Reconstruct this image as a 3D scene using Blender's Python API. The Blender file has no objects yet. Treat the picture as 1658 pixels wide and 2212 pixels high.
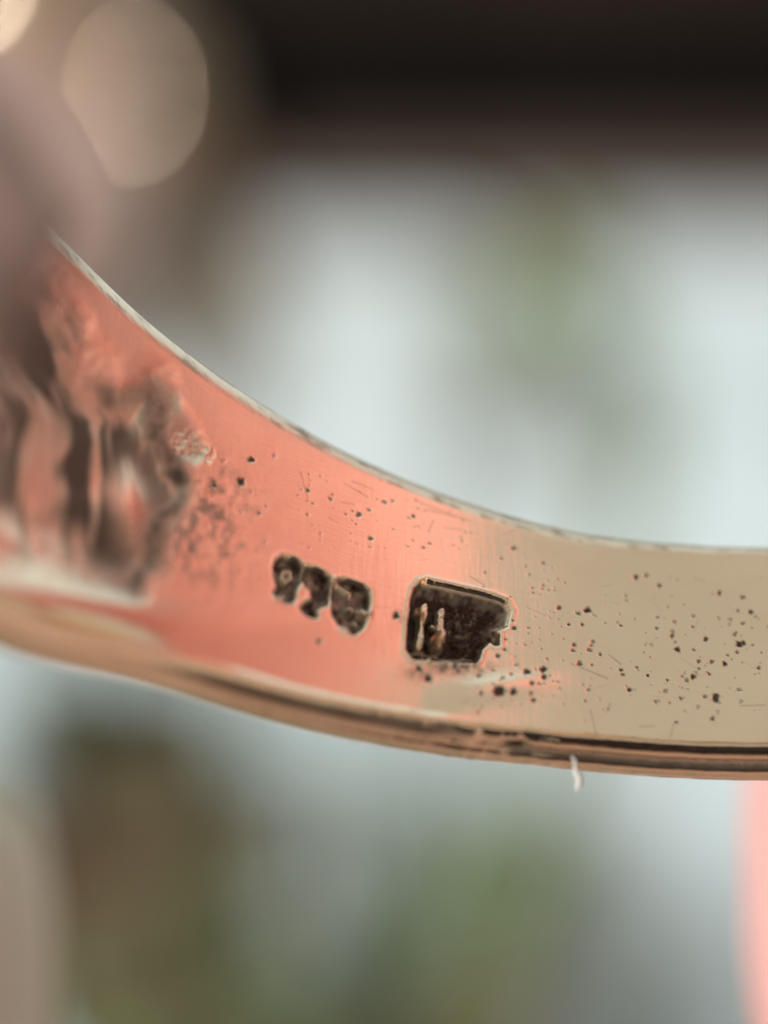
import bpy, bmesh, math
import numpy as np
from mathutils import Vector, Matrix
S = 0.001                       # modelling is done in millimetres, the scene is in metres
sc = bpy.context.scene
col = sc.collection
rng = np.random.default_rng(7)

# ------------------------------------------------------------------ camera
PX, D0 = 265.0, 30.0            # macro view: 265 trace px per mm at 30 mm from the lens
FOCUS, APERTURE = 30.0, 1.72   # mm
cd = bpy.data.cameras.new('camera'); cam = bpy.data.objects.new('camera', cd); col.objects.link(cam)
sc.camera = cam
cam.location = (0, 0, 0); cam.rotation_euler = (math.radians(90), 0, 0)
cd.sensor_fit = 'VERTICAL'; cd.sensor_height = 10.0
cd.lens = 10.0 * D0 / (2212 / PX)
cd.clip_start = 0.002; cd.clip_end = 60.0
cd.dof.use_dof = True; cd.dof.focus_distance = FOCUS * S
cd.dof.aperture_fstop = cd.lens / APERTURE
cd.dof.aperture_ratio = 1.28     # taller than wide bokeh discs
# ------------------------------------------------------------------ light
SUN_DIR = Vector((-0.761, -0.595, 0.259)).normalized()      # towards the sun: low, behind the camera on the left
elev = math.asin(SUN_DIR.z); azim = math.atan2(SUN_DIR.x, SUN_DIR.y)
w = bpy.data.worlds.new('World'); sc.world = w; w.use_nodes = True
nt = w.node_tree; bgn = nt.nodes['Background']
sky = nt.nodes.new('ShaderNodeTexSky'); sky.sky_type = 'NISHITA'; sky.sun_disc = False
sky.sun_elevation = elev; sky.sun_rotation = azim
sky.dust_density = 4.0; sky.air_density = 1.0; sky.ozone_density = 1.0
mx = nt.nodes.new('ShaderNodeMix'); mx.data_type = 'RGBA'           # thin, even overcast over the clear sky
wc = nt.nodes.new('ShaderNodeTexCoord'); cn = nt.nodes.new('ShaderNodeTexNoise'); cn.inputs['Scale'].default_value = 3.2; cn.inputs['Detail'].default_value = 6; cn.inputs['Roughness'].default_value = .6
cr = nt.nodes.new('ShaderNodeValToRGB'); cr.color_ramp.elements[0].position = .30; cr.color_ramp.elements[0].color = (4.6, 4.3, 3.5, 1); cr.color_ramp.elements[1].position = .70; cr.color_ramp.elements[1].color = (7.4, 6.9, 5.7, 1)
nt.links.new(wc.outputs['Generated'], cn.inputs['Vector']); nt.links.new(cn.outputs['Fac'], cr.inputs[0]); nt.links.new(cr.outputs[0], mx.inputs[7])
mx.inputs['Factor'].default_value = .82
nt.links.new(sky.outputs[0], mx.inputs[6]); nt.links.new(mx.outputs[2], bgn.inputs[0]); bgn.inputs[1].default_value = 0.10
sd = bpy.data.lights.new('sun', 'SUN'); sun = bpy.data.objects.new('sun', sd); col.objects.link(sun)
sd.energy = 3.15; sd.angle = math.radians(8); sd.color = (1.0, 0.96, 0.91)
sun.rotation_euler = SUN_DIR.to_track_quat('Z', 'Y').to_euler()
sc.view_settings.view_transform = 'Standard'; sc.view_settings.look = 'None'
sc.view_settings.exposure = 0.0; sc.view_settings.gamma = 1.0
sc.render.engine = 'CYCLES'
sc.cycles.use_denoising = True
sc.cycles.max_bounces = 8; sc.cycles.sample_clamp_indirect = 6.0
sc.cycles.caustics_reflective = False; sc.cycles.caustics_refractive = False

# ------------------------------------------------------------------ helpers
def link(o, parent=None):
    col.objects.link(o)
    if parent: o.parent = parent
    return o
def mesh_obj(name, verts, faces, mat, parent=None, smooth=True, scale=S):
    me = bpy.data.meshes.new(name)
    v = np.asarray(verts, float) * scale
    me.from_pydata(v.tolist(), [], [list(map(int, f)) for f in faces])
    me.polygons.foreach_set('use_smooth', [smooth] * len(me.polygons))
    me.materials.append(mat); me.update()
    return link(bpy.data.objects.new(name, me), parent)
def tag(o, label=None, cat=None, group=None, kind=None):
    for k, v in (('label', label), ('category', cat), ('group', group), ('kind', kind)):
        if v: o[k] = v
    return o
def empty(name, loc, label, cat, group=None):
    o = bpy.data.objects.new(name, None); o.location = Vector(loc) * S; o.empty_display_size = 0.002
    link(o); return tag(o, label, cat, group)
def local(o):                     # offset (mm) of a thing's base
    return np.array(o.location) / S
def new_mat(name):
    m = bpy.data.materials.new(name); m.use_nodes = True
    return m, m.node_tree, m.node_tree.nodes['Principled BSDF']
def noise(nt, scale, detail=4, rough=0.55, coord=None, dist=0.0):
    n = nt.nodes.new('ShaderNodeTexNoise'); n.inputs['Scale'].default_value = scale
    n.inputs['Detail'].default_value = detail; n.inputs['Roughness'].default_value = rough
    n.inputs['Distortion'].default_value = dist
    if coord: nt.links.new(coord, n.inputs['Vector'])
    return n
def ramp(nt, src, stops):
    r = nt.nodes.new('ShaderNodeValToRGB')
    e = r.color_ramp.elements
    while len(e) < len(stops): e.new(0.5)
    for el, (p, c) in zip(e, stops):
        el.position = p; el.color = (*c, 1)
    nt.links.new(src, r.inputs[0]); return r
def simple(name, c1, c2, scale, rough=0.6, bump=0.0, bdist=0.0005, detail=5, sss=0.0):
    m, nt, b = new_mat(name)
    tc = nt.nodes.new('ShaderNodeTexCoord')
    n = noise(nt, scale, detail, coord=tc.outputs['Object'])
    r = ramp(nt, n.outputs['Fac'], [(0.3, c1), (0.7, c2)])
    nt.links.new(r.outputs[0], b.inputs['Base Color']); b.inputs['Roughness'].default_value = rough
    if bump:
        n2 = noise(nt, scale * 3, 6, coord=tc.outputs['Object'])
        bp = nt.nodes.new('ShaderNodeBump'); bp.inputs['Strength'].default_value = bump
        bp.inputs['Distance'].default_value = bdist
        nt.links.new(n2.outputs['Fac'], bp.inputs['Height']); nt.links.new(bp.outputs[0], b.inputs['Normal'])
    if sss:
        b.inputs['Subsurface Weight'].default_value = sss
        b.inputs['Subsurface Radius'].default_value = (1.0, 0.35, 0.2)
        b.inputs['Subsurface Scale'].default_value = 0.003
    return m

# ------------------------------------------------------------------ ring geometry frame
def frame(t, psi):
    a = np.array([0, -math.cos(t), -math.sin(t)]); n = np.array([0, -math.sin(t), math.cos(t)]); x = np.array([1., 0, 0])
    return a * math.cos(psi) + x * math.sin(psi), n, x * math.cos(psi) - a * math.sin(psi)
AX, NV, XV = frame(math.radians(46), 0.0)
R = 8.0
C = np.array([3.3087, 24.4453, 4.4404])
_x = np.radians([-180, -75, -62, -55, -48, -45, -42, -38, -34, -31, -28, -24, -19, -15, -12, -9, -4, 0])
_f = -np.array([2.75, 2.7, 2.4, 2.18, 1.96, 1.85, 1.70, 1.56, 1.43, 1.36, 1.28, 1.19, 1.11, 1.05, 1.03, 1.03, 1.055, 1.07])
_n = np.array([3.2, 3.0, 2.65, 2.35, 2.08, 1.97, 1.77, 1.57, 1.465, 1.41, 1.35, 1.265, 1.17, 1.095, 1.06, 1.04, 1.015, 1.0])
def smooth_interp(x, xp, fp):
    g = np.linspace(-np.pi, 0, 2400); y = np.interp(g, xp, fp)
    k = np.hanning(121); k /= k.sum()
    y = np.convolve(np.pad(y, 60, mode='edge'), k, 'valid')
    return np.interp(-np.abs(x), g, y)
f_edge = lambda p: smooth_interp(p, _x, _f)
n_edge = lambda p: smooth_interp(p, _x, _n)
def ring_pt(phi, s, r):
    return C + np.sin(phi)[..., None] * r[..., None] * XV - np.cos(phi)[..., None] * r[..., None] * NV + s[..., None] * AX
def to_px(p):
    return 829 + p[..., 0] / p[..., 1] * D0 * PX, 1106 - p[..., 2] / p[..., 1] * D0 * PX
def from_px(px, py):              # trace point on the photograph -> (phi, s) on the ring's inner wall
    d = np.stack([(np.asarray(px, float) - 829) / PX / D0, np.ones_like(np.asarray(px, float)), (1106 - np.asarray(py, float)) / PX / D0], -1)
    dp = d - (d @ AX)[..., None] * AX; o = -C; op = o - (o @ AX) * AX
    A = (dp ** 2).sum(-1); B = 2 * dp @ op; Q = op @ op - R * R
    t = (-B + np.sqrt(np.maximum(B * B - 4 * A * Q, 0))) / (2 * A)
    q = d * t[..., None] - C
    return np.arctan2(q @ XV, -(q @ NV)), q @ AX

# value noise on trace coordinates
def vnoise(x, y, seed=0):
    def h(i, j):
        v = np.sin(i * 127.1 + j * 311.7 + seed * 74.7) * 43758.5453
        return v - np.floor(v)
    i = np.floor(x); j = np.floor(y); u = x - i; v = y - j
    u = u * u * (3 - 2 * u); v = v * v * (3 - 2 * v)
    return (h(i, j) * (1 - u) + h(i + 1, j) * u) * (1 - v) + (h(i, j + 1) * (1 - u) + h(i + 1, j + 1) * u) * v
def fbm(x, y, oct=4, seed=0):
    s = 0; a = 0.5; t = 0
    for k in range(oct):
        s = s + a * vnoise(x * 2 ** k + 17 * k, y * 2 ** k - 9 * k, seed + k); t += a; a *= 0.55
    return s / t
def poly_sd(px, py, poly):        # signed distance, positive inside
    P = np.asarray(poly, float); d = np.full(px.shape, 1e9); ins = np.zeros(px.shape, bool)
    for (x0, y0), (x1, y1) in zip(P, np.roll(P, -1, 0)):
        ex, ey = x1 - x0, y1 - y0
        t = np.clip(((px - x0) * ex + (py - y0) * ey) / (ex * ex + ey * ey + 1e-9), 0, 1)
        d = np.minimum(d, np.hypot(px - x0 - t * ex, py - y0 - t * ey))
        c = ((y0 <= py) & (y1 > py)) | ((y1 <= py) & (y0 > py))
        ins ^= c & (px < (x1 - x0) * (py - y0) / (y1 - y0 + 1e-12) + x0)
    return np.where(ins, d, -d)
def line_d(px, py, pts):
    d = np.full(px.shape, 1e9)
    for (x0, y0), (x1, y1) in zip(pts[:-1], pts[1:]):
        ex, ey = x1 - x0, y1 - y0
        t = np.clip(((px - x0) * ex + (py - y0) * ey) / (ex * ex + ey * ey + 1e-9), 0, 1)
        d = np.minimum(d, np.hypot(px - x0 - t * ex, py - y0 - t * ey))
    return d
def sstep(a, b, x):
    t = np.clip((x - a) / (b - a), 0, 1); return t * t * (3 - 2 * t)
ZA = lambda pts: [(575.1 + x * .14942, 1185.5 + y * .14942) for x, y in pts]
ZB = lambda pts: [(858.2 + x * .17075, 1229.7 + y * .17075) for x, y in pts]
ZC = lambda x, y: (1017.4 + x * .38633, 1105.9 + y * .38633)

NINE = ZA([(100, 250), (140, 150), (230, 85), (350, 90), (470, 150), (545, 240), (555, 350), (520, 470), (450, 600), (430, 720), (370, 800), (260, 790), (130, 720), (90, 640), (150, 560), (110, 420)])
TWO = ZA([(545, 230), (700, 250), (850, 320), (940, 400), (965, 520), (940, 680), (900, 830), (800, 860), (740, 880), (770, 990), (690, 1020), (560, 960), (480, 860), (560, 760), (650, 720), (640, 620), (560, 540), (500, 440)])
FIVE = ZA([(960, 430), (1160, 420), (1400, 500), (1500, 590), (1520, 760), (1480, 980), (1420, 1150), (1280, 1260), (1180, 1210), (1040, 1110), (950, 960), (930, 700)])
MAKER = ZB([(370, 120), (800, 215), (1200, 310), (1390, 390), (1450, 520), (1400, 740), (1310, 760), (1300, 960), (1230, 970), (1170, 930), (1080, 1010), (1050, 1110), (1000, 1190), (800, 1180), (420, 1160), (200, 1145), (105, 1030), (125, 700), (165, 380), (205, 230), (280, 150)])
RECESS = [(-400, 300), (70, 545), (180, 720), (262, 850), (330, 812), (352, 860), (345, 930), (392, 985), (392, 1080), (345, 1150), (335, 1215), (285, 1262), (215, 1250), (140, 1215), (60, 1180), (-60, 1150), (-400, 1120)]
FACET = [(330, 810), (380, 850), (430, 930), (455, 985), (420, 1000), (370, 960), (345, 925)]

def relief(px, py):
    """height (mm, + towards the ring's centre) and grime 0..1 at trace points"""
    h = np.zeros(px.shape); g = np.zeros(px.shape); mt = np.zeros(px.shape)
    wob = 3.0 * (fbm(px / 16, py / 16, 3, 5) - .5)
    m = (px < 980) & (px > -250)
    # --- number stamp: three joined digits
    for poly, depth in ((NINE, .075), (TWO, .06), (FIVE, .06)):
        d = poly_sd(px, py, poly) + wob
        h -= depth * sstep(-2, 11, d)
        g = np.maximum(g, .92 * sstep(-3, 7, d) * (0.50 + .85 * fbm(px / 13, py / 13, 3, 21)))
        h += .0022 * np.exp(-((d + 4) / 4.0) ** 2) * (.3 + fbm(px / 30, py / 30, 2, 23))          # burr pushed up round the punch
    digits = [([(300, 430), (400, 390), (380, 290), (290, 290), (260, 380), (300, 430)], 45, .04),
              ([(1010, 480), (1180, 600), (1230, 620)], 50, .035), ([(1200, 850), (1260, 870)], 40, .05),
              ([(1400, 870), (1440, 930)], 50, .045), ([(1140, 1120), (1190, 1150)], 55, .035), ([(1290, 1030), (1330, 1060)], 35, .03),
              ([(150, 690), (300, 650)], 40, .02)]
    for pts, r, hh in digits:
        d = line_d(px, py, ZA(pts)); k = np.exp(-(d / (r * .149)) ** 2)
        h += hh * k; g *= 1 - .75 * k
    # --- maker's punch
    d = poly_sd(px, py, MAKER) + wob * .8
    top = sstep(0, 60, py - (1250 + (px - 920) * .30))     # upper wall is a wide slope
    slope = np.where(d > 0, d + (22 * sstep(925, 890, px) + 30 * sstep(1350, 1400, py)) * sstep(0, 8, d), d)
    h -= .10 * (.35 * sstep(-2, 9, d) + .65 * sstep(9, 34, slope))
    h += .006 * np.exp(-((d + 4) / 4.0) ** 2) * (.3 + fbm(px / 40, py / 40, 2, 24))
    inside = sstep(-1, 6, d)
    floor = inside * sstep(20, 42, d + 30 * (py > 1350))
    gm = inside * (.15 + .60 * sstep(4, 14, slope) * (.5 + fbm(px / 10, py / 10, 3, 36)) + .34 * sstep(20, 34, slope))
    rb = sstep(965, 985, px) * floor
    h += rb * .09 * (fbm(px / 14, py / 14, 4, 33) - .45) + floor * .03 * (fbm(px / 8, py / 8, 3, 34) - .5)
    gm *= np.where(rb > .5, .62 + .6 * fbm(px / 12, py / 12, 3, 35), 1)
    for pts, r, hh in (([(300, 490), (350, 560)], 80, .07), ([(330, 500), (325, 720), (290, 940)], 52, .07),
                       ([(575, 500), (562, 760), (535, 965)], 60, .075), ([(545, 840), (532, 960)], 80, .07), ([(470, 850), (490, 960)], 52, .07), ([(470, 660), (475, 668)], 32, .05)):
        dd = line_d(px, py, ZB(pts)); k = sstep(1.25, .55, dd / (r * .171))
        h += hh * k; gm *= 1 - .95 * k * (0.8 + .25 * fbm(px / 6, py / 6, 2, 41))
    for pts in ([(310, 620), (325, 800), (335, 980), (400, 1180)], [(175, 990), (380, 1015), (640, 1080), (850, 1085), (1000, 1065)]):
        dd = line_d(px, py, ZB(pts)); k = np.exp(-(dd / 2.6) ** 2); h += .03 * k; gm *= 1 - .62 * k
    g = np.maximum(g, gm)
    # dirt smeared below and beside the punch
    sm = np.exp(-((px - 985) / 62) ** 2 - ((py - 1442) / 15) ** 2) + .5 * np.exp(-((px - 905) / 30) ** 2 - ((py - 1452) / 16) ** 2) + .35 * np.exp(-((px - 868) / 14) ** 2 - ((py - 1330) / 22) ** 2)
    g = np.maximum(g, np.clip(sm * 1.5 * (fbm(px / 9, py / 9, 3, 51) - .18), 0, .85))
    # --- rough cast hollow of the shoulder: shallow soft lumps, smoky oxide
    d = poly_sd(px, py, RECESS) + 50 * (fbm(px / 75, py / 75, 3, 61) - .5)
    ins = sstep(-60, 90, d)
    u = px - .6 * np.minimum(py, 900) + 18 * (fbm(px / 60, py / 60, 2, 68) - .5); vv = py + .4 * px
    ridg = fbm(u / 62, vv / 260, 2, 62) - .5
    lump = fbm(px / 95, py / 120, 2, 64) - .5
    ppx = np.exp(-((px - 292) / 42) ** 2 - ((py - 1085) / 95) ** 2)       # smooth boss left standing in the hollow
    ppy = np.exp(-((px - 235) / 60) ** 2 - ((py - 790 - (px - 235) * 1.1) / 40) ** 2)
    h += ins * (-.07 + .055 * ridg + .060 * lump + .06 * ppx)
    sm = fbm(px / 80, py / 105, 2, 66)
    streak = fbm(u / 60, vv / 260, 2, 65)
    rimw = np.clip(sstep(255, 330, px) * sstep(830, 900, py) + .5 * sstep(1120, 1210, py) * sstep(60, 260, px) + .8 * np.exp(-((py - 870) / 70) ** 2), 0, 1)
    edge = np.exp(-((d - 6) / 38.0) ** 2) * rimw
    smoke = ins * np.clip(.52 + 2.2 * (sm - .5) + 2.0 * (streak - .5) + 1.1 * (fbm(u / 17, vv / 150, 3, 69) - .5), .08, .90) * (1 - .85 * ppx) * sstep(-200, 120, px)
    smoke = np.maximum(smoke, .98 * edge * (.35 + .8 * fbm(px / 34, py / 34, 3, 67)))
    upper = sstep(980, 760, py + .6 * px - 200) * ins
    smoke = np.maximum(smoke, upper * (.30 + .5 * (streak - .35)))
    g = np.maximum(g, np.clip(smoke, 0, .88))
    mt = np.maximum(mt, ins * (1 - .75 * ppx))
    # rolled lip under the hollow
    yl = 1285 + .17 * px
    h += .060 * np.exp(-((py - yl) / 46.0) ** 2) * sstep(540, 150, px)
    # freckled dirty area right of the hollow
    fr = np.exp(-((px - 430) / 95) ** 2 - ((py - 1130) / 110) ** 2)
    g = np.maximum(g, np.clip(fr * 2.6 * (fbm(px / 20, py / 20, 4, 71) - .46), 0, .5))
    h -= fr * .012 * np.clip(fbm(px / 18, py / 18, 3, 72) - .5, 0, 1)
    # scooped facet at the top of the hollow with a glittering crumpled tip
    d = poly_sd(px, py, FACET); k = sstep(-14, 22, d)
    h -= .022 * k; g = np.maximum(g, .42 * k)
    gl = np.exp(-((px - 402) / 24) ** 2 - ((py - 955) / 24) ** 2) + np.exp(-((px - 447) / 14) ** 2 - ((py - 985) / 16) ** 2)
    h += gl * .045 * (fbm(px / 7, py / 7, 2, 81) - .5); g *= 1 - .8 * np.clip(gl, 0, 1); mt *= 1 - np.clip(1.5 * gl, 0, 1)
    # broad, shallow unevenness of a hand-finished band
    h += .007 * (fbm(px / 240, py / 190, 2, 91) - .5) +   .0036 * (fbm(px / 95, py / 85, 2, 92) - .5)
    # flatter burnished belt along the near edge, left of the punch
    belt = 1345 + 90 * np.tanh(((px - 640) / 330) ** 2 * 1.1) * (1 + .5 * (px > 640) * np.clip((px - 640) / 300, 0, 1))
    q = py - belt
    h -= .00032 * np.where(q > 0, q * q / (q + 26), 0) * sstep(1010, 900, px)
    # shallow dent low to the right of the punch
    k = 1.25 * np.exp(-((py - 1497 + (px - 1000) * .12) / 30) ** 2)
    h += .022 * k * sstep(915, 1050, px) * sstep(1270, 1060, px)
    return h, g, mt

SPECKS = [(148,1012,28),(230,1012,18),(190,1012,6),(310,897,18),(400,885,20),(405,930,15),(335,965,12),(375,968,8),(330,1020,11),(345,1055,12),(250,858,12),(240,650,11),(490,535,13),(598,568,14),(650,550,20),(678,725,12),(670,748,11),(660,772,14),(575,742,13),(570,775,12),(605,848,14),(718,798,9),(835,885,11),(845,910,11),(885,993,14),(865,975,7),(655,995,11),(1120,695,14),(1150,770,16),(1135,617,12),(1238,582,12),(1235,640,9),(1240,770,10),(1308,710,14),(1270,838,12),(1343,840,13),(1415,850,16),(1432,800,9),(1240,920,17),(1205,945,14),(1180,920,12),(1085,1003,14),(1170,1042,11),(1105,1068,11),(1305,1035,14),(1365,1040,22),(1385,1065,12),(1345,1155,14),(1495,995,14),(1495,740,20),(1470,685,12),(1520,735,14),(1515,475,13),(1385,452,13),(1515,625,11),(1605,872,11),(1385,600,9),(1330,905,10),(1030,1060,10),(920,365,14),(978,352,13),(1052,412,13),(430,440,8),(400,290,11),(243,203,12),(165,262,9),(1145,1175,10),(925,870,9),(985,915,10),(835,635,9),(1035,650,9),(150,805,12),(185,770,9),(120,890,10),(40,920,14),(170,940,11),(220,912,8),(115,975,9),(50,1025,10),(320,648,7),(1095,940,8),(1570,745,9),(1560,560,14),(1490,550,9),(765,1105,8),(230,610,8),(620,630,9),(545,630,8)]
SPECKS = [(*ZC(x, y), r * .386) for x, y, r in SPECKS] + [(520, 1043, 9), (463, 1046, 7), (543, 994, 6), (1080, 1497, 8), (800, 1164, 4.5), (714, 1078, 4), (830, 1085, 3), (893, 1115, 3), (1108, 1185, 5), (560, 1110, 4), (855, 1330, 7), (905, 1445, 6), (925, 1465, 7), (690, 1385, 5), (415, 1185, 6), (665, 1060, 4), (775, 1112, 5), (797, 1102, 3)]

# ------------------------------------------------------------------ metal material
m_gold, nt, b = new_mat('worn_rose_gold')
L_ = nt.links.new
tc = nt.nodes.new('ShaderNodeTexCoord'); at = nt.nodes.new('ShaderNodeAttribute'); at.attribute_name = 'grime_shade'
at2 = nt.nodes.new('ShaderNodeAttribute'); at2.attribute_name = 'matte'
uv = nt.nodes.new('ShaderNodeUVMap')
mp = nt.nodes.new('ShaderNodeMapping'); mp.inputs['Scale'].default_value = (1, 9, 1); L_(uv.outputs[0], mp.inputs[0])
brush = noise(nt, 2.4, 5, .65, mp.outputs[0]); 
mp2 = nt.nodes.new('ShaderNodeMapping'); mp2.inputs['Scale'].default_value = (10, 1, 1); L_(uv.outputs[0], mp2.inputs[0])
brush2 = noise(nt, 1.8, 5, .65, mp2.outputs[0])
tarn = noise(nt, 900, 4, .6, tc.outputs['Object'])
rt = ramp(nt, tarn.outputs['Fac'], [(.30, (.94, .75, .57)), (.62, (.98, .81, .63))])
mixc = nt.nodes.new('ShaderNodeMix'); mixc.data_type = 'RGBA'
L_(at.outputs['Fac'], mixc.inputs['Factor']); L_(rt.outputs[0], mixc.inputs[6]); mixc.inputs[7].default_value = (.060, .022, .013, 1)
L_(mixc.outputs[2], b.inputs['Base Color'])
def math_node(op, a_, b_=None):
    n = nt.nodes.new('ShaderNodeMath'); n.operation = op
    for i, v in enumerate((a_, b_)):
        if v is None: continue
        if isinstance(v, (int, float)): n.inputs[i].default_value = v
        else: L_(v, n.inputs[i])
    return n.outputs[0]
met = math_node('MAXIMUM', 0.0, math_node('SUBTRACT', 1.0, math_node('MULTIPLY', at.outputs['Fac'], 1.10)))
L_(math_node('SUBTRACT', .5, math_node('MULTIPLY', at.outputs['Fac'], .25)), b.inputs['Specular IOR Level']); L_(met, b.inputs['Metallic'])
ro = math_node('ADD', math_node('ADD', .075, math_node('MULTIPLY', brush.outputs['Fac'], .10)), math_node('ADD', math_node('MULTIPLY', at.outputs['Fac'], .28), math_node('MULTIPLY', at2.outputs['Fac'], .16))); L_(ro, b.inputs['Roughness'])
bp = nt.nodes.new('ShaderNodeBump'); bp.inputs['Strength'].default_value = .30; bp.inputs['Distance'].default_value = .000006
L_(math_node('ADD', math_node('ADD', brush.outputs['Fac'], math_node('MULTIPLY', brush2.outputs['Fac'], .8)), math_node('MULTIPLY', tarn.outputs['Fac'], .5)), bp.inputs['Height'])
L_(bp.outputs[0], b.inputs['Normal'])

# ------------------------------------------------------------------ the ring
ring = empty('gold_ring', C - R * NV, 'rose gold ring with a worn, stamped inner band, held up close to the lens', 'ring')
base = local(ring)
dr = np.radians
phi = np.concatenate([np.arange(-62, 4.6, .085), np.arange(5.0, 298, 2.0)])
phi = dr(phi); nphi = len(phi)
NV_IN = 270
vv = np.linspace(0, 1, NV_IN)
P_, V_ = np.meshgrid(phi, vv, indexing='ij')
Pw = (P_ + np.pi) % (2 * np.pi) - np.pi
fe, ne = f_edge(Pw), n_edge(Pw)
dense = (P_ < dr(4.7))
# worn, slightly wavy near edge
px0, _ = to_px(ring_pt(Pw, ne, np.full(P_.shape, R)))
ne_w = ne + np.where(dense,   .020 * (fbm(px0 / 42, px0 * 0 + 3, 3, 101) - .5) * (.4 + np.exp(-((px0 - 1080) / 220) ** 2)), 0)
Sx = fe + (ne_w - fe) * V_
base_pts = ring_pt(Pw, Sx, np.full(P_.shape, R))
px, py = to_px(base_pts)
H = np.zeros(P_.shape); G = np.zeros(P_.shape)
cols = phi < dr(4.7)
h_, g_, m_ = relief(px[cols], py[cols])
# specks, pits, hairline scratches as real pits with oxide in them
pxc, pyc = px[cols], py[cols]
def blot(x, y, r, dark, depth):
    global h_, g_
    i0 = np.searchsorted(pxmid, x - 4 * r - 30); i1 = np.searchsorted(pxmid, x + 4 * r + 30)
    i0 = max(0, i0 - 20); i1 = min(len(pxmid), i1 + 20)
    a_, b_ = pxc[i0:i1], pyc[i0:i1]
    if a_.size == 0: return
    d = np.hypot((a_ - x), (b_ - y)) / r + 1.25 * (fbm(a_ / (r * .75), b_ / (r * .75), 3, int(x * 7 + y) % 97) - .5)
    k = sstep(1.25, .45, d)
    h_[i0:i1] -= depth * k; g_[i0:i1] = np.maximum(g_[i0:i1], dark * k)
pxmid = pxc[:, NV_IN // 2]
for x, y, r in SPECKS: blot(x, y, r * 1.08, rng.uniform(.40, .95) if r < 6 else .95, .005)
def rand_specks(n, xa, xb, ya, yb, rmin, rmax, dmin, dmax):
    for _ in range(n):
        blot(rng.uniform(xa, xb), rng.uniform(ya, yb), rmin + (rmax - rmin) * rng.random() ** 2.5, rng.uniform(dmin, dmax), .003)
rand_specks(90, 1020, 1220, 1210, 1540, 1.6, 3.6, .25, .7)
rand_specks(70, 1250, 1660, 1240, 1570, 1.6, 4.2, .2, .6)
rand_specks(34, 1380, 1660, 1320, 1540, 1.8, 5.5, .25, .8)
rand_specks(90, 640, 1050, 1000, 1190, 1.5, 3.2, .2, .6)
rand_specks(40, 350, 600, 980, 1300, 2, 6, .15, .4)
def scratch(pts, wd, dark, depth=.0015):
    global h_, g_
    xs = [p[0] for p in pts]
    i0 = max(0, np.searchsorted(pxmid, min(xs) - 60) - 20); i1 = min(len(pxmid), np.searchsorted(pxmid, max(xs) + 60) + 20)
    if i1 <= i0: return
    d = line_d(pxc[i0:i1], pyc[i0:i1], pts); k = np.exp(-(d / wd) ** 2)
    h_[i0:i1] -= depth * k; g_[i0:i1] = np.maximum(g_[i0:i1], dark * k)
for _ in range(70):
    x, y = rng.uniform(640, 1650), rng.uniform(1000, 1580); a_ = rng.normal(.15, .35) if rng.random() < .7 else rng.uniform(-1.5, 1.5); l = rng.uniform(12, 50)
    scratch([(x, y), (x + l * math.cos(a_), y + l * math.sin(a_))], 1.2, rng.uniform(.03, .16), .0006)
for a_, b_ in (((770, 800), (835, 850)), ((665, 1110), (695, 1235)), ((1130, 1185), (1110, 1260)), ((560, 850), (760, 930)), ((940, 1200), (1015, 1196)), ((1500, 1085), (1640, 1080)), ((775, 1070), (755, 1120))):
    scratch([ZC(*a_), ZC(*b_)], 1.6, .28, .0008)
for pts in ([(650, 1020), (660, 1060), (668, 1085)], [(745, 1045), (795, 1075)], [(760, 1040), (800, 1055)], [(905, 1085), (1010, 1125)], [(920, 1100), (985, 1118)], [(935, 1125), (925, 1150)], [(735, 1085), (765, 1090)]):
    scratch(pts, 1.5, .2, .0006)
H[cols] = h_; G[cols] = g_
MT = np.zeros((nphi, NV_IN)); MT[cols] = m_
# let the relief fade to nothing on the last few rows next to the rims
fade = sstep(0, .035, V_) * sstep(1, .965, V_)
H *= fade; 
inner = ring_pt(Pw, Sx, R - H)

# rim profiles: (axial offset outwards, radial offset outwards) in mm
near_prof = np.array([(.026, .005), (.050, .017), (.070, .036), (.083, .060), (.088, .085), (.084, .105), (.074, .122), (.066, .138), (.064, .156), (.068, .174), (.080, .188), (.097, .198), (.108, .212), (.112, .230), (.110, .250), (.102, .270), (.104, .280), (.098, .300), (.086, .325), (.068, .350), (.044, .374), (.014, .395), (-.02, .412), (-.06, .424)])
far_prof = np.array([(.05, .004), (.10, .011), (.15, .021), (.20, .034), (.245, .051), (.275, .070), (.296, .095), (.306, .125), (.308, .16), (.30, .22), (.27, .30), (.20, .37), (.10, .41), (.02, .43)])
rows = [None] * 0
ph = (phi + np.pi) % (2 * np.pi) - np.pi
fe1, ne1 = f_edge(ph), ne_w[:, -1]
pxe, _ = to_px(ring_pt(ph, ne1, np.full(nphi, R)))
isd = phi < dr(4.7)
ne_s = n_edge(ph)
thk = np.where(isd, np.interp(pxe, [0, 500, 1100, 1650], [.92, 1.02, 1.12, 1.16]), 1.16)
near_rows, near_g = [], []
leftw = np.where(isd, sstep(1180, 1060, pxe), 0)          # left of the nick the groove is filled and burnished
nick = np.where(isd, np.exp(-((pxe - 1125) / 26) ** 2), 0)
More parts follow.
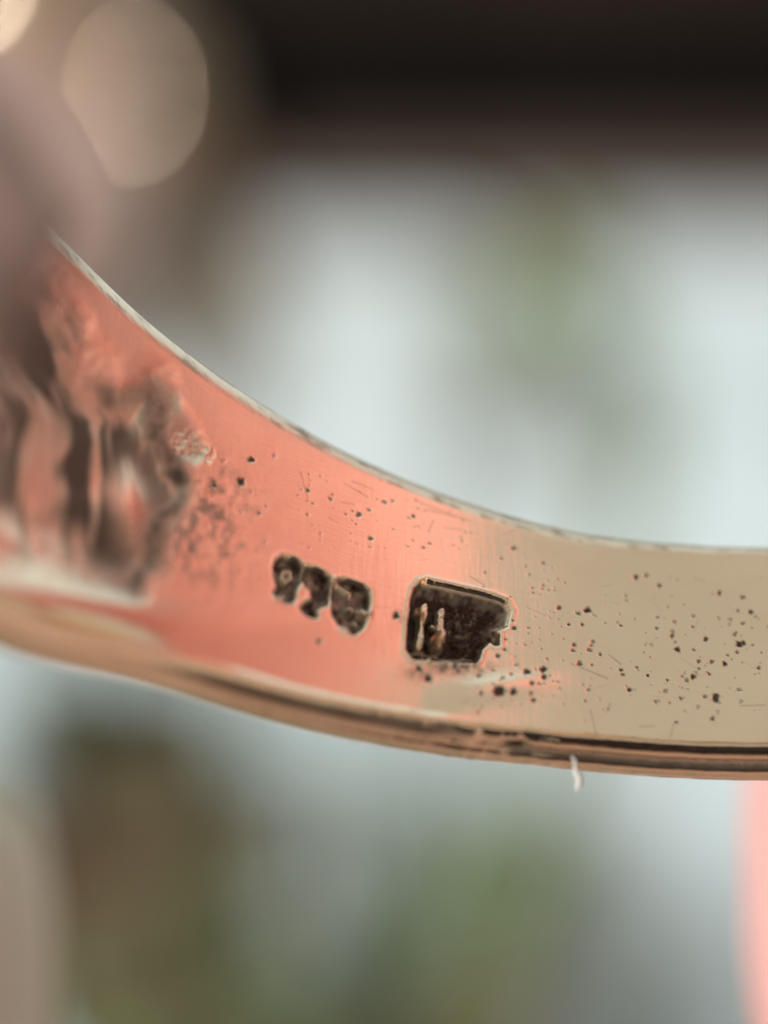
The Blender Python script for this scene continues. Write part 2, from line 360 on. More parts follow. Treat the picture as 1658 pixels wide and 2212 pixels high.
for k, (da, dh) in enumerate(near_prof):
    wav = np.where(isd, .012 * (fbm(pxe / 40 + k * .05, pxe * 0 + k * .16, 3, 120) - .5) * (.35 + np.exp(-((pxe - 1090) / 190) ** 2)) * 1.3, 0)
    wav = wav + np.where(isd, .030 * (fbm(pxe / 24 + k * .04, pxe * 0 + k * .10, 2, 125) - .5) * np.exp(-((pxe - 1010) / 170) ** 2) * (k < 9), 0)
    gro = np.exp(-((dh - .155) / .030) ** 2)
    dax = da + wav + leftw * gro * .034 - nick * .05 * np.exp(-((dh - .13) / .06) ** 2)
    ner = ne_s + (ne1 - ne_s) * math.exp(-dh / .07)
    near_rows.append(ring_pt(ph, ner + dax, R + dh * thk + wav * .4))
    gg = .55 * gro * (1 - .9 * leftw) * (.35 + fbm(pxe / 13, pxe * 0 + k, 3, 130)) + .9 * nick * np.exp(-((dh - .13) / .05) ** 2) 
    gg = gg + np.where(isd, 1.0 * sstep(300, 520, pxe) * sstep(1050, 900, pxe) * math.exp(-((k - 3.4) / 2.0) ** 2) * (.55 + .7 * fbm(pxe / 170, pxe * 0 + k * .3, 3, 160)) + (.75 if k > 17 else 0) * sstep(250, 600, pxe) * (.5 + fbm(pxe / 50, pxe * 0 + 9, 2, 161)), 0)  # dark reflection lines along the bevel and bottom edge, painted in as tone
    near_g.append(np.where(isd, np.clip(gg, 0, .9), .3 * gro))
far_rows, far_g = [], []
fs = np.where(isd, np.interp(pxe, [100, 500, 1000, 1650], [1.0, .95, .72, .45]), .6)
for k, (da, dh) in enumerate(far_prof):
    wav = np.where(isd, .010 * (fbm(pxe / 60 + k * .2, pxe * 0 + k * .7, 3, 140) - .5), 0)
    far_rows.append(ring_pt(ph, fe1 - da * fs - wav, R + dh * (.6 + .4 * fs) + wav * .5))
    far_g.append(np.where(isd, np.clip(1.3 * (fbm(pxe / 34, pxe * 0 + k * .8, 3, 150) - .5), 0, .4) + .45 * (k > 5) + .10 + .22 * sstep(500, 800, pxe) * (k > 1), 0))  # flecks, plus the dark reflection on the outer rows painted in as tone
dome_rows = []
for t in np.linspace(0, 1, 16)[1:-1]:
    s_ = (ne1 + near_prof[-1, 0]) * (1 - t) + (fe1 - far_prof[-1, 0]) * t
    thick = .42 + (.55 + .5 * sstep(dr(30), dr(70), np.abs(ph))) * math.sin(math.pi * t) ** .8
    dome_rows.append(ring_pt(ph, s_, R + thick))

def loop_rows(row_list, grime_shade, name, close=True, pt_uv=None):
    arr = np.stack(row_list, 1) - base           # nphi x k x 3
    k = arr.shape[1]
    idx = np.arange(nphi * k).reshape(nphi, k)
    i2 = np.roll(idx, -1, 0)
    q = np.stack([idx[:, :-1], idx[:, 1:], i2[:, 1:], i2[:, :-1]], -1).reshape(-1, 4)
    return arr.reshape(-1, 3), q, np.stack(grime_shade, 1).reshape(-1)
def build_part(name, V, Q, Gr, UV=None, smooth=True, mat=None):
    used = np.unique(Q); remap = np.full(len(V), -1); remap[used] = np.arange(len(used))
    me = bpy.data.meshes.new(name)
    me.vertices.add(len(used)); me.vertices.foreach_set('co', (V[used] * S).ravel())
    me.loops.add(Q.size); me.loops.foreach_set('vertex_index', remap[Q].ravel().astype(np.int32))
    me.polygons.add(len(Q)); me.polygons.foreach_set('loop_start', (np.arange(len(Q)) * 4).astype(np.int32))
    me.update(calc_edges=True)
    me.polygons.foreach_set('use_smooth', [True] * len(Q))
    for an, av in (('grime_shade', Gr), ('matte', Mt)):
        a_ = me.attributes.new(an, 'FLOAT', 'POINT'); a_.data.foreach_set('value', av[used].astype(np.float32))
    if UV is not None:
        ul = me.uv_layers.new(name='UVMap'); ul.data.foreach_set('uv', UV[used][remap[Q].ravel()].ravel().astype(np.float32))
    me.materials.append(mat or m_gold); me.validate(); me.update()
    return link(bpy.data.objects.new(name, me), ring)

ring.location = Vector(base) * S
# one vertex field for the whole ring so that the parts meet without a gap
rowsV = [inner[:, j] for j in range(NV_IN)] + near_rows + dome_rows + far_rows[::-1]
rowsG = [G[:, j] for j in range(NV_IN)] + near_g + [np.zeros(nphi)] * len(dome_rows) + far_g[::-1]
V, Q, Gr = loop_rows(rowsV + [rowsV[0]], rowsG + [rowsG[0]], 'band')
K = len(rowsV) + 1
sarr = np.concatenate([Sx, np.repeat(ne1[:, None], K - NV_IN, 1) + np.cumsum(np.full((nphi, K - NV_IN), .03), 1)], 1)
UV = np.stack([np.repeat((phi * R)[:, None], K, 1), sarr], -1).reshape(-1, 2)
# normals of the whole field, so that split parts shade as one surface
def field_normals(V, Q):
    n = np.cross(V[Q[:, 2]] - V[Q[:, 0]], V[Q[:, 3]] - V[Q[:, 1]])
    N = np.zeros_like(V)
    for c in range(4): np.add.at(N, Q[:, c], n)
    N = N.reshape(nphi, K, 3); s0 = N[:, 0] + N[:, -1]; N[:, 0] = s0; N[:, -1] = s0
    N = N.reshape(-1, 3); return N / (np.linalg.norm(N, axis=1, keepdims=True) + 1e-12)
Nrm = field_normals(V, Q)
Mt = np.zeros((nphi, K)); Mt[:, :NV_IN] = MT; Mt = Mt.ravel()
fpx = np.full((nphi, K), 1e5); fpy = np.full((nphi, K), 1e5)
fpx[cols, :NV_IN] = px[cols]; fpy[cols, :NV_IN] = py[cols]
qx = fpx.ravel()[Q].mean(1); qy = fpy.ravel()[Q].mean(1)
vis = (qx < 5000)
lab = np.zeros(len(Q), int)
krow = (np.arange(len(Q)) % (K - 1))
lab[(krow >= NV_IN - 1) & (krow < NV_IN + len(near_rows) - 1)] = 1
lab[(krow >= NV_IN + len(near_rows) + len(dome_rows)) | (krow == K - 2)] = 2
iv = np.where(vis)[0]
for L, polys, grow in ((3, (NINE, TWO, FIVE), 5), (4, (MAKER,), 5), (5, (RECESS,), 8)):
    dmx = np.max([poly_sd(qx[iv], qy[iv], p) for p in polys], 0)
    lab[iv[(dmx > -grow)]] = L
for L, name in enumerate(('band', 'near_rim', 'far_rim', 'number_stamp', 'maker_stamp', 'cast_hollow')):
    Qs = Q[lab == L]
    o = build_part(name, V, Qs, Gr, UV)
    used = np.unique(Qs)
    o.data.normals_split_custom_set_from_vertices(Nrm[used].tolist())
    if L == 3: o['label'] = 'stamped number mark 925 in joined digits, dark in the hollows'
    if L == 4: o['label'] = 'square punch mark with chipped corner, black with oxide, two raised bars inside'
    if L == 5: o['label'] = 'rough, dirty cast hollow of the left shoulder'

# ------------------------------------------------------------------ lint fibre on the rim
m_lint = simple('lint', (.90, .89, .86), (.95, .94, .92), 4000, .5)
def tube(pts, rad, sides=8):
    pts = np.asarray(pts, float); n = len(pts); rad = np.broadcast_to(rad, (n,))
    V = []; F = []
    for i in range(n):
        t = pts[min(i + 1, n - 1)] - pts[max(i - 1, 0)]; t /= np.linalg.norm(t)
        u = np.cross(t, [0.3, 0.9, 0.1]); u /= np.linalg.norm(u); v = np.cross(t, u)
        for k in range(sides):
            a_ = 2 * math.pi * k / sides; V.append(pts[i] + rad[i] * (u * math.cos(a_) + v * math.sin(a_)))
    for i in range(n - 1):
        for k in range(sides):
            F.append((i * sides + k, i * sides + (k + 1) % sides, (i + 1) * sides + (k + 1) % sides, (i + 1) * sides + k))
    F.append(tuple(range(sides))[::-1]); F.append(tuple(range((n - 1) * sides, n * sides)))
    return V, F
def at_px(x, y, d): return np.array([(x - 829) / PX / D0 * d, d, (1106 - y) / PX / D0 * d])
pts = [at_px(*p) for p in ((1234, 1636, 29.1), (1243, 1648, 28.9), (1240, 1656, 28.85), (1243, 1668, 28.85), (1250, 1678, 28.85), (1251, 1690, 28.85), (1244, 1706, 28.85))]
pts = [np.array([np.interp(t, range(7), [p[k] for p in pts]) for k in range(3)]) for t in np.linspace(0, 6, 25)]
V_l, F_l = tube(pts, np.interp(np.linspace(0, 1, 25), [0, .35, .6, .9, 1], [.011, .015, .025, .024, .010]))
lint = mesh_obj('lint_fibre', V_l, F_l, m_lint)
tag(lint, 'tiny curved white lint fibre hanging from the lower rim of the ring', 'lint')

# ------------------------------------------------------------------ hand holding the ring from the right
m_skin, nt, b = new_mat('skin')
tc = nt.nodes.new('ShaderNodeTexCoord'); n1 = noise(nt, 120, 5, .6, tc.outputs['Object'])
r1 = ramp(nt, n1.outputs['Fac'], [(.3, (.78, .355, .345)), (.7, (.90, .475, .455))])
nt.links.new(r1.outputs[0], b.inputs['Base Color']); b.inputs['Roughness'].default_value = .5
b.inputs['Subsurface Weight'].default_value = .35; b.inputs['Subsurface Radius'].default_value = (1, .3, .2); b.inputs['Subsurface Scale'].default_value = .004
n2 = nt.nodes.new('ShaderNodeTexVoronoi'); n2.inputs['Scale'].default_value = 1400; nt.links.new(tc.outputs['Object'], n2.inputs['Vector'])
bp = nt.nodes.new('ShaderNodeBump'); bp.inputs['Strength'].default_value = .25; bp.inputs['Distance'].default_value = .0003
nt.links.new(n2.outputs['Distance'], bp.inputs['Height']); nt.links.new(bp.outputs[0], b.inputs['Normal'])
m_nail = simple('nail', (.72, .40, .34), (.78, .47, .41), 200, .25)
m_cloth = simple('sleeve_cloth', (.05, .06, .09), (.08, .09, .13), 900, .9, .5, .0004)

def grow_hand(chains, name):
    """chains: list of polylines [(x,y,z,r)...]; the first point of every chain but the first is matched to an existing joint"""
    verts, rad, edges, key = [], [], [], {}
    for ch in chains:
        prev = None
        for x, y, z, r in ch:
            k = (round(x, 2), round(y, 2), round(z, 2))
            if k not in key: key[k] = len(verts); verts.append((x, y, z)); rad.append(r)
            i = key[k]
            if prev is not None: edges.append((prev, i))
            prev = i
    me = bpy.data.meshes.new(name + '_tmp'); me.from_pydata(verts, edges, []); me.update()
    o = bpy.data.objects.new(name + '_tmp', me); col.objects.link(o)
    md = o.modifiers.new('skin', 'SKIN'); md.branch_smoothing = .6
    for v, r in zip(me.skin_vertices[0].data, rad): v.radius = (r, r)
    me.skin_vertices[0].data[0].use_root = True
    ss = o.modifiers.new('sub', 'SUBSURF'); ss.levels = ss.render_levels = 3
    dg = bpy.context.evaluated_depsgraph_get(); ev = o.evaluated_get(dg); m2 = ev.to_mesh()
    V = np.empty(len(m2.vertices) * 3); m2.vertices.foreach_get('co', V); V = V.reshape(-1, 3)
    F = [tuple(p.vertices) for p in m2.polygons]
    ev.to_mesh_clear(); bpy.data.objects.remove(o); bpy.data.meshes.remove(me)
    return V, F
def sub_chain(pts, n=3):          # smooth a finger's polyline
    P = np.asarray(pts, float); out = []
    for i in range(len(P) - 1):
        p0, p1, p2, p3 = P[max(i - 1, 0)], P[i], P[i + 1], P[min(i + 2, len(P) - 1)]
        for k in range(n):
            t = k / n
            out.append(.5 * (2 * p1 + (p2 - p0) * t + (2 * p0 - 5 * p1 + 4 * p2 - p3) * t * t + (3 * p1 - p0 - 3 * p2 + p3) * t ** 3))
    out.append(P[-1]); return [tuple(p) for p in out]
def nail_patch(tip, axis, up, wd, ln):
    axis = np.array(axis, float); axis /= np.linalg.norm(axis); up = np.array(up, float); up -= axis * (up @ axis); up /= np.linalg.norm(up); sd = np.cross(axis, up)
    V, F = [], []; nu, nv = 9, 9
    for lay in (0, .45):
        for i in range(nu):
            for j in range(nv):
                u = i / (nu - 1) * 2 - 1; v = j / (nv - 1) * 2 - 1
                wu = wd * (1 - .18 * abs(v) ** 3)
                V.append(np.array(tip) + axis * (v * ln * .5 * (1 - .12 * u * u)) + sd * (u * wu * .5) + up * (-.32 * wd * u * u * .5 - .05 * ln * v * v - lay))
    for i in range(nu - 1):
        for j in range(nv - 1):
            a_ = i * nv + j; F.append((a_, a_ + nv, a_ + nv + 1, a_ + 1)); c = a_ + nu * nv; F.append((c, c + 1, c + nv + 1, c + nv))
    ring_i = [i * nv for i in range(nu)] + [(nu - 1) * nv + j for j in range(1, nv)] + [i * nv + nv - 1 for i in range(nu - 2, -1, -1)] + [j for j in range(nv - 2, 0, -1)]
    for a_, c in zip(ring_i, ring_i[1:] + ring_i[:1]): F.append((a_, c, c + nu * nv, a_ + nu * nv))
    return V, F

def make_hand(origin, label, fingers, palm, nails, sleeve):
    hd = empty('hand', origin, label, 'hand')
    chains = [palm] + [[f[0]] + sub_chain(f[1:], 3) for f in fingers]
    Vh, Fh = grow_hand(chains, 'hand')
    sk = mesh_obj('skin', Vh - np.array(origin), Fh, m_skin, hd)
    for nl in nails:
        Vn, Fn = nail_patch(*nl); mesh_obj('fingernail', np.array(Vn) - np.array(origin), Fn, m_nail, hd)
    Vs, Fs = tube(*sleeve, sides=28); mesh_obj('sleeve', np.array(Vs) - np.array(origin), Fs, m_cloth, hd)
    return hd
PALM = [(160, 96, 6, 25), (122, 82, 8, 21), (100, 72, 10, 20), (82, 66, 12, 17)]
mid = PALM[-1]
FING = [
    [PALM[2], (82, 54, -8, 12.5), (56, 45, -12, 11), (33, 40, -5.0, 9.3), (21, 38.6, -2.8, 8.8), (12.5, 38, -3.4, 7.8), (7.2, 37.6, -3.5, 6.0), (3.8, 37.4, -3.5, 3.2)],
    [mid, (64, 58, 24, 11), (40, 50, 31, 9.8), (23, 39, 24, 8.8), (17.5, 31, 15.5, 7.4)],
    [mid, (66, 68, 30, 11), (47, 60, 45, 9.8), (31, 46, 43, 9.0), (25.5, 36, 35, 7.6)],
    [mid, (70, 80, 28, 10.5), (54, 78, 44, 9.2), (40, 66, 47, 8.4), (35, 54, 42, 7.0)],
    [mid, (76, 90, 22, 9.5), (64, 92, 36, 8), (52, 86, 40, 7.2), (47, 76, 38, 6.2)]]
NAILS = [((13.5, 43.6, -2.2), (-1, -.1, .25), (0, 1, .3), 11, 13), ((24.5, 31.5, 21), (-.45, -.6, -.7), (.75, -.2, .6), 9.5, 11), ((31.5, 36, 41), (-.4, -.7, -.6), (.6, -.3, .7), 9.5, 11),
         ((38, 54, 48.5), (-.3, -.8, -.4), (.3, -.3, .9), 9, 10.5), ((49, 75, 44), (-.3, -.8, -.3), (.3, -.3, .9), 7.5, 9)]
make_hand((100, 72, 10), 'bare hand whose out-of-focus fingertip shows pink behind the ring at lower right', FING, PALM, NAILS,
          ([(150, 92, 6), (185, 108, 4), (250, 140, 0), (320, 176, -6)], [29, 33, 36, 38]))

# ------------------------------------------------------------------ background
YB = 322.0
def at_b(x, y, d): return at_px(x, y, d)
m_wall = simple('pale_painted_plaster', (.62, .80, .90), (.69, .85, .93), 30, .95, .3, .001)
def boxv(x0, x1, y0, y1, z0, z1, bev=0):
    V = [(x, y, z) for x in (x0, x1) for y in (y0, y1) for z in (z0, z1)]
    F = [(0, 1, 3, 2), (4, 6, 7, 5), (0, 4, 5, 1), (2, 3, 7, 6), (0, 2, 6, 4), (1, 5, 7, 3)]
    return V, F
def bevel_box(name, x0, x1, y0, y1, z0, z1, mat, parent=None, bev=2.0, off=(0, 0, 0)):
    V, F = boxv(x0, x1, y0, y1, z0, z1)
    o = mesh_obj(name, np.array(V) - np.array(off), F, mat, parent, smooth=False)
    bm = bmesh.new(); bm.from_mesh(o.data); bmesh.ops.recalc_face_normals(bm, faces=bm.faces)
    bmesh.ops.bevel(bm, geom=bm.edges[:], offset=bev * S, segments=3, affect='EDGES', profile=.5); bm.to_mesh(o.data); bm.free()
    return o
wall = bevel_box('wall', -900, 900, YB, YB + 60, -260, 1100, m_wall, bev=3)
tag(wall, 'pale blue-white painted wall filling the blurred background', 'wall')
m_floor = simple('grey_paving', (.22, .21, .19), (.30, .28, .26), 6, .85, .3, .002)
V_, F_ = boxv(-6000, 6000, -6000, 6000, -790, -751)
fl = mesh_obj('floor', V_, F_, m_floor, smooth=False); fl['kind'] = 'structure'
m_table = simple('pinkish_pale_wood', (.78, .50, .41), (.84, .59, .49), 40, .45, .3, .0006)
TZ = -75.0
tb = empty('table', (0, 60, TZ), 'pale pinkish wooden table standing below the ring in front of the wall', 'table')
tl = (0, 60, TZ)
for k in range(6):
    y0 = -200 + k * 88
    bevel_box('plank', -520, 520, y0, y0 + 86.5, TZ - 22, TZ, m_table, tb, 2, tl)
for sx in (-480, 440):
    for sy in (-180, 270):
        bevel_box('leg', sx, sx + 40, sy, sy + 40, -750.5, TZ - 22.3, m_table, tb, 2, tl)

m_wood = simple('dark_brown_wood', (.018, .013, .010), (.030, .021, .017), 60, .85, .3, .001)
m_gap_shade = simple('black_gap_shade', (.004, .004, .004), (.006, .006, .006), 60, .95)  # shade of the gap below the board, put into the colour of a strip
m_low = simple('greyish_wood', (.21, .17, .155), (.27, .225, .205), 60, .8, .3, .001)
m_moul = simple('umber_wood', (.085, .058, .050), (.115, .082, .072), 60, .8, .3, .001)
m_mauve = simple('mauve_brown_wood', (.15, .105, .095), (.20, .14, .125), 60, .6, .3, .001)
m_post = simple('mauve_plaster', (.40, .31, .285), (.47, .37, .34), 60, .7, .3, .001)
def zp(y, d): return (1106 - y) / PX / D0 * d
def xp(x, d): return (x - 829) / PX / D0 * d
for _m in (m_wood, m_gap_shade, m_moul): _m.node_tree.nodes['Principled BSDF'].inputs['Specular IOR Level'].default_value = .08
d = 317
o0 = (60, d, zp(250, d))
led = empty('window_ledge', o0, 'dark brown blurred ledge with a black strip of painted gap shade crossing the top of the picture', 'ledge')
bevel_box('board', xp(330, d), 700, d - 2, YB - .5, zp(20, d) + .0, zp(-420, d), m_wood, led, 2, o0)
bevel_box('gap_shade_strip', xp(330, d), 700, d, YB - .5, zp(325, d), zp(20, d) - .3, m_gap_shade, led, 1, o0)
bevel_box('moulding', xp(330, d), 700, d + 2, YB - .5, zp(425, d), zp(325, d) - .3, m_moul, led, 2, o0)
bevel_box('lower_moulding', xp(330, d), 700, d + 3, YB - .5, zp(500, d), zp(425, d) - .3, m_low, led, 1, o0)
o0 = (xp(-300, d), d, zp(300, d))
post = empty('post', o0, 'mauve grey blurred post at the upper left behind the ring', 'post')
bevel_box('shaft', xp(-1500, d), xp(320, d), d - 4, YB - .5, zp(640, d), 400, m_post, post, 4, o0)
bevel_box('foot_block', xp(-1550, d), xp(360, d), d - 6, YB - .5, zp(700, d), zp(640, d) - .3, m_mauve, post, 3, o0)

# brass studs: their glint of the low sun is what the lens spreads into pale discs
m_brass, nt, b = new_mat('aged_brass'); b.inputs['Base Color'].default_value = (.55, .46, .36, 1); b.inputs['Metallic'].default_value = 1; b.inputs['Roughness'].default_value = .16
def stud(x, y, d, rad, curv, label):
    c = at_px(x, y, d); V, F = [], []; nr, ns = 10, 32
    sag0 = curv - math.sqrt(curv ** 2 - rad ** 2)
    for i in range(nr + 1):
        r = rad * i / nr; z = curv - math.sqrt(curv ** 2 - r * r)
        for k in range(ns):
            a_ = 2 * math.pi * k / ns; V.append((r * math.cos(a_), z - sag0 - .6, r * math.sin(a_)))
    for k in range(ns):
        a_ = 2 * math.pi * k / ns; V.append((rad * math.cos(a_), 0, rad * math.sin(a_)))
    for i in range(nr + 1):
        for k in range(ns): F.append((i * ns + k, i * ns + (k + 1) % ns, (i + 1) * ns + (k + 1) % ns, (i + 1) * ns + k))
    o = mesh_obj('brass_stud', V, F, m_brass); o.location = Vector(c) * S
    return tag(o, label, 'stud', 'brass studs on the post')
stud(350, 216, d - 4.3, 4.2, 5.4, 'brass stud seen as a large pale oval disc of light on the mauve post')
stud(60, -40, d - 4.3, 8, 13, 'brass stud at the top left corner spreading a pale yellow glow')

# plants in front of the wall
def leaf_mesh(name, c1, c2, seed):
    m = simple(name + '_leaf', c1, c2, 300, .45, .2, .0003)
    n = 9; V, F = [], []
    for i in range(n):
        t = i / (n - 1); wd = .36 * math.sin(math.pi * min(1, t * .93 + .05)) ** .8 * (1 - .25 * t)
        for j, u in enumerate((-1, -.5, 0, .5, 1)):
            V.append((u * wd, t, .10 * abs(u) * wd * 2 - .22 * t * t + .015 * math.sin(9 * t + 3 * u + seed)))
    for i in range(n - 1):
        for j in range(4): F.append((i * 5 + j, i * 5 + j + 1, i * 5 + j + 6, i * 5 + j + 5))
    me = bpy.data.meshes.new(name); me.from_pydata([tuple(np.array(v) * .001) for v in V], [], F); me.materials.append(m)
    me.polygons.foreach_set('use_smooth', [True] * len(F)); me.update(); return me
LM = {'green': leaf_mesh('green', (.060, .085, .038), (.10, .13, .062), 0), 'pale': leaf_mesh('pale', (.16, .25, .11), (.24, .34, .16), 1),
      'olive': leaf_mesh('olive', (.12, .108, .060), (.17, .152, .085), 2), 'brown': leaf_mesh('brown', (.075, .045, .025), (.12, .075, .045), 3), 'grey': leaf_mesh('grey', (.26, .28, .29), (.34, .36, .37), 4), 'dark': leaf_mesh('dark', (.030, .040, .022), (.05, .065, .04), 5)}
m_stem = simple('plant_stem', (.09, .10, .045), (.14, .14, .07), 200, .6)
m_cane = simple('brown_cane', (.07, .042, .028), (.11, .068, .045), 200, .6)
POT_Z = -58.0
def plant(name, label, cat, path, d, kinds, leaves, stem_r=1.0, stem_mat=None, group=None):
    """path: trace points of the stem, from its foot up; leaves: (x, y, length mm, angle deg, kind)"""
    P = [at_px(x, y, d + dd) for x, y, dd in path]
    foot = np.array([P[0][0], P[0][1], TZ + 20])
    P = [foot] + P
    o0 = tuple(foot); root = empty(name, o0, label, cat, group)
    ch = sub_chain([(*p, stem_r) for p in P], 5)
    V, F = tube([c[:3] for c in ch], np.linspace(stem_r, stem_r * .5, len(ch)))
    mesh_obj('stem', np.array(V) - np.array(o0), F, stem_mat or m_stem, root)
    for x, y, ln, ang, kind in leaves:
        o = bpy.data.objects.new('leaf', LM[kind]); link(o, root)
        p = at_px(x, y, d + rng.uniform(-9, 9)) - np.array(o0)
        a_ = math.radians(ang)
        # leaf axis in the plane facing the room, tilted a little towards it
        ax = Vector((math.cos(a_), -.35 + rng.uniform(-.25, .25), math.sin(a_))).normalized()
        nr = Vector((rng.uniform(-.4, .4), -1, rng.uniform(0, .6))); nr = (nr - ax * nr.dot(ax)).normalized()
        sx = ax.cross(nr)
        M = Matrix((sx, ax, nr)).transposed().to_4x4()
        M.translation = Vector(p) * S - ax * ln * .5 * S
        o.matrix_local = M @ Matrix.Scale(ln, 4)
    return root
def scatter(n, x0, x1, y0, y1, l0, l1, kinds, a0=0, a1=180):
    return [(rng.uniform(x0, x1), rng.uniform(y0, y1), rng.uniform(l0, l1), rng.uniform(a0, a1), kinds[int(rng.integers(len(kinds)))]) for _ in range(n)]
plant('leafy_plant', 'tall pale green leafy stem rising blurred behind the ring at right', 'plant',
      [(1060, 2300, 0), (1130, 1900, 0), (1240, 1500, 4), (1330, 1100, 6), (1270, 760, 6), (1120, 560, 4), (930, 480, 0)], 296, None,
      scatter(8, 960, 1350, 560, 740, 4, 8, ['pale']) + scatter(4, 1260, 1420, 720, 1150, 4, 7, ['pale'], 60, 120) + scatter(10, 1010, 1200, 1700, 2060, 6, 9, ['green', 'pale'], 60, 120) +
      scatter(34, 300, 1120, 2080, 2420, 7, 12, ['green', 'green', 'olive', 'pale']), 1.4)
plant('olive_plant', 'olive brown leafy plant at the lower left, blurred below the ring', 'plant',
      [(420, 2400, 0), (400, 2100, 0), (340, 1800, 0), (300, 1500, 0)], 298, None,
      scatter(30, 170, 620, 1680, 2380, 7, 13, ['olive', 'olive', 'green', 'pale']) + scatter(12, 60, 400, 1430, 1640, 8, 12, ['dark', 'dark', 'green']) + scatter(9, 90, 260, 1850, 2350, 8, 13, ['brown', 'olive', 'olive']) + scatter(8, 60, 220, 1600, 1950, 8, 13, ['brown']), 1.6)
plant('grey_plant', 'sparse grey leaved plant between the olive and green plants', 'plant',
      [(760, 2350, 0), (740, 2000, 0), (700, 1760, 0)], 302, None, scatter(6, 560, 960, 1780, 2060, 5, 8, ['grey', 'grey', 'pale']), 1.2)
plant('twig', 'brown leaved twig hanging by the post at left above the ring', 'twig',
      [(470, 2300, 8), (480, 1300, 8), (500, 900, 8), (520, 520, 6)], 300, None,
      scatter(9, 430, 560, 430, 720, 5, 9, ['olive', 'brown', 'grey']), 1.0, m_cane)
# planter the plants grow from, just below the picture
m_pot = simple('dark_clay', (.10, .06, .045), (.15, .09, .065), 60, .7, .3, .001)
m_soil = simple('soil', (.02, .014, .010), (.05, .035, .025), 400, .95, .8, .002)
o0 = (0, 294, TZ)
pl = empty('planter', o0, 'long dark clay planter on the table below the plants', 'planter')
bevel_box('trough_front', -90, 60, 270, 275, TZ + .3, POT_Z, m_pot, pl, 1, o0)
bevel_box('trough_back', -90, 60, 313, 318, TZ + .3, POT_Z, m_pot, pl, 1, o0)
for x in (-90, 55): bevel_box('trough_end', x, x + 5, 275.2, 312.8, TZ + .3, POT_Z, m_pot, pl, 1, o0)
bevel_box('soil', -84.8, 54.8, 275.2, 312.8, TZ + .3, POT_Z - 3, m_soil, pl, .8, o0)

# beige turned vase whose flank enters the picture at the lower left
m_vase = simple('beige_glaze', (.50, .58, .47), (.56, .64, .53), 80, .7)
dv = 41.0
prof = [(0, 0), (12, 0), (14, 1), (17, 8), (21, 22), (23, 36), (21.5, 48), (17.5, 57), (14.2, 62), (13.6, 66), (13.4, 71), (11.4, 71), (11.2, 66), (12, 60), (0, 40)]
vx = xp(-55, dv) - 13.0
Vv, Fv = [], []; ns = 64
pc = sub_chain([(x, z, 0, 0) for x, z in prof], 4)
for x, z, *_q in pc:
    for k in range(ns):
        a_ = 2 * math.pi * k / ns; Vv.append((max(x, .001) * math.cos(a_), max(x, .001) * math.sin(a_), z))
for i in range(len(pc) - 1):
    for k in range(ns): Fv.append((i * ns + k, i * ns + (k + 1) % ns, (i + 1) * ns + (k + 1) % ns, (i + 1) * ns + k))
vs = mesh_obj('vase', Vv, Fv, m_vase); vs.location = Vector((vx, dv + 3, TZ + .2)) * S
tag(vs, 'beige vase whose blurred rounded flank shows at the lower left edge', 'vase')

# unseen phone behind the lens, added for dark reflections in the rim
m_added_phone = simple('added_phone_black_glass', (.006, .006, .007), (.010, .010, .011), 50, .12)
m_rimm = simple('added_phone_dark_metal', (.03, .03, .032), (.045, .045, .047), 300, .35)
o0 = (12, -16, -60)
phn = empty('added_unseen_phone', o0, 'unseen black phone behind the lens, added for dark reflections in the ring rim', 'added_unseen_phone')
bevel_box('added_phone_body', -26, 50, -20, -12.5, -136, 13, m_added_phone, phn, 3.2, o0)
bevel_box('added_phone_camera_bump', -22, 14, -12.3, -10.6, -24, 9, m_rimm, phn, .8, o0)
bevel_box('added_phone_screen', -24, 48, -20.6, -20.15, -134, 11, m_added_phone, phn, .2, o0)

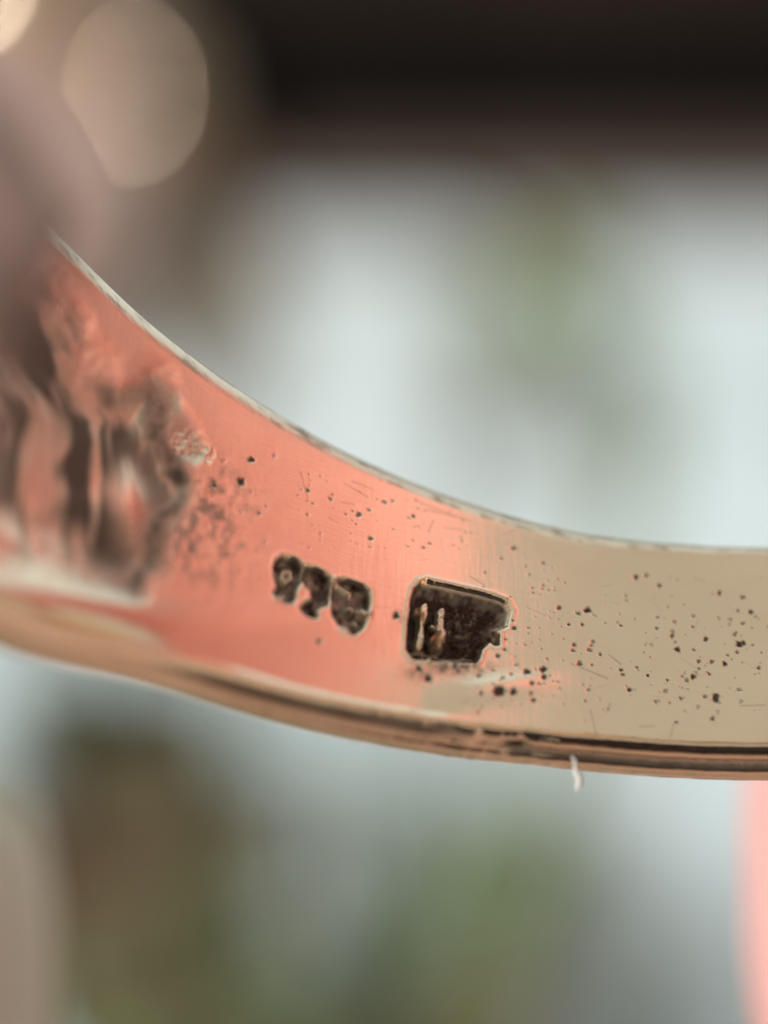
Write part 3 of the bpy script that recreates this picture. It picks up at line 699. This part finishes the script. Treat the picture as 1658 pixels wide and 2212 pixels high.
# flower added close to the lens so that one petal's blur hazes over the ring's left shoulder
m_added_petal = simple('added_dried_petal', (.30, .20, .19), (.40, .28, .26), 500, .7, .3, .0002)
m_added_eye = simple('added_flower_eye', (.16, .09, .03), (.26, .16, .06), 1500, .8, .6, .0003)
fc = np.array([-5.66, 19.0, 1.50])
o0 = (-9.5, 21.0, TZ)
flw = empty('added_haze_flower', o0, 'dried mauve flower added at the left edge, one blurred petal hazing over the ring', 'flower')
def petal(ang, ln, wd):
    V, F = [], []; nu, nv = 7, 13
    for i in range(nv):
        t = i / (nv - 1); w_ = wd * (.22 + .78 * math.sin(math.pi * (.12 + .80 * t)) ** 1.0) * math.sqrt(max(0, 1 - max(0, (t - .72) / .28) ** 2) + 1e-4)
        for j in range(nu):
            u = j / (nu - 1) * 2 - 1; r_ = .8 + t * (ln - .8); x_ = u * w_ * .5
            V.append((r_ * math.cos(ang) - x_ * math.sin(ang), .25 * u * u - .5 * t * (1 - t) + .3 * t, r_ * math.sin(ang) + x_ * math.cos(ang)))
    for i in range(nv - 1):
        for j in range(nu - 1): F.append((i * nu + j, i * nu + j + 1, (i + 1) * nu + j + 1, (i + 1) * nu + j))
    return V, F
for k, (a_, ln) in enumerate(((.0, 4.12), (1.12, 3.7), (2.2, 3.9), (3.2, 3.8), (4.2, 3.9), (5.2, 3.7))):
    V, F = petal(a_, ln, 2.7); mesh_obj('added_petal', np.array(V) + fc - np.array(o0), F, m_added_petal, flw)
V, F = [], []
for i in range(7):
    for k in range(16):
        la = math.pi * i / 6; lo = 2 * math.pi * k / 16; r_ = 1.2 * math.sin(la)
        V.append((r_ * math.cos(lo), -.7 * math.cos(la), r_ * math.sin(lo)))
for i in range(6):
    for k in range(16): F.append((i * 16 + k, i * 16 + (k + 1) % 16, (i + 1) * 16 + (k + 1) % 16, (i + 1) * 16 + k))
mesh_obj('added_eye', np.array(V) + fc - np.array(o0), F, m_added_eye, flw)
ch = sub_chain([(*(fc + [0, .6, 0]), 1), (-6.6, 20.6, -3, 1), (-9.2, 21.4, -30, 1), (-9.5, 21.0, TZ + .3, 1)], 6)
V, F = tube([c[:3] for c in ch], .45); mesh_obj('stem', np.array(V) - np.array(o0), F, m_stem, flw)
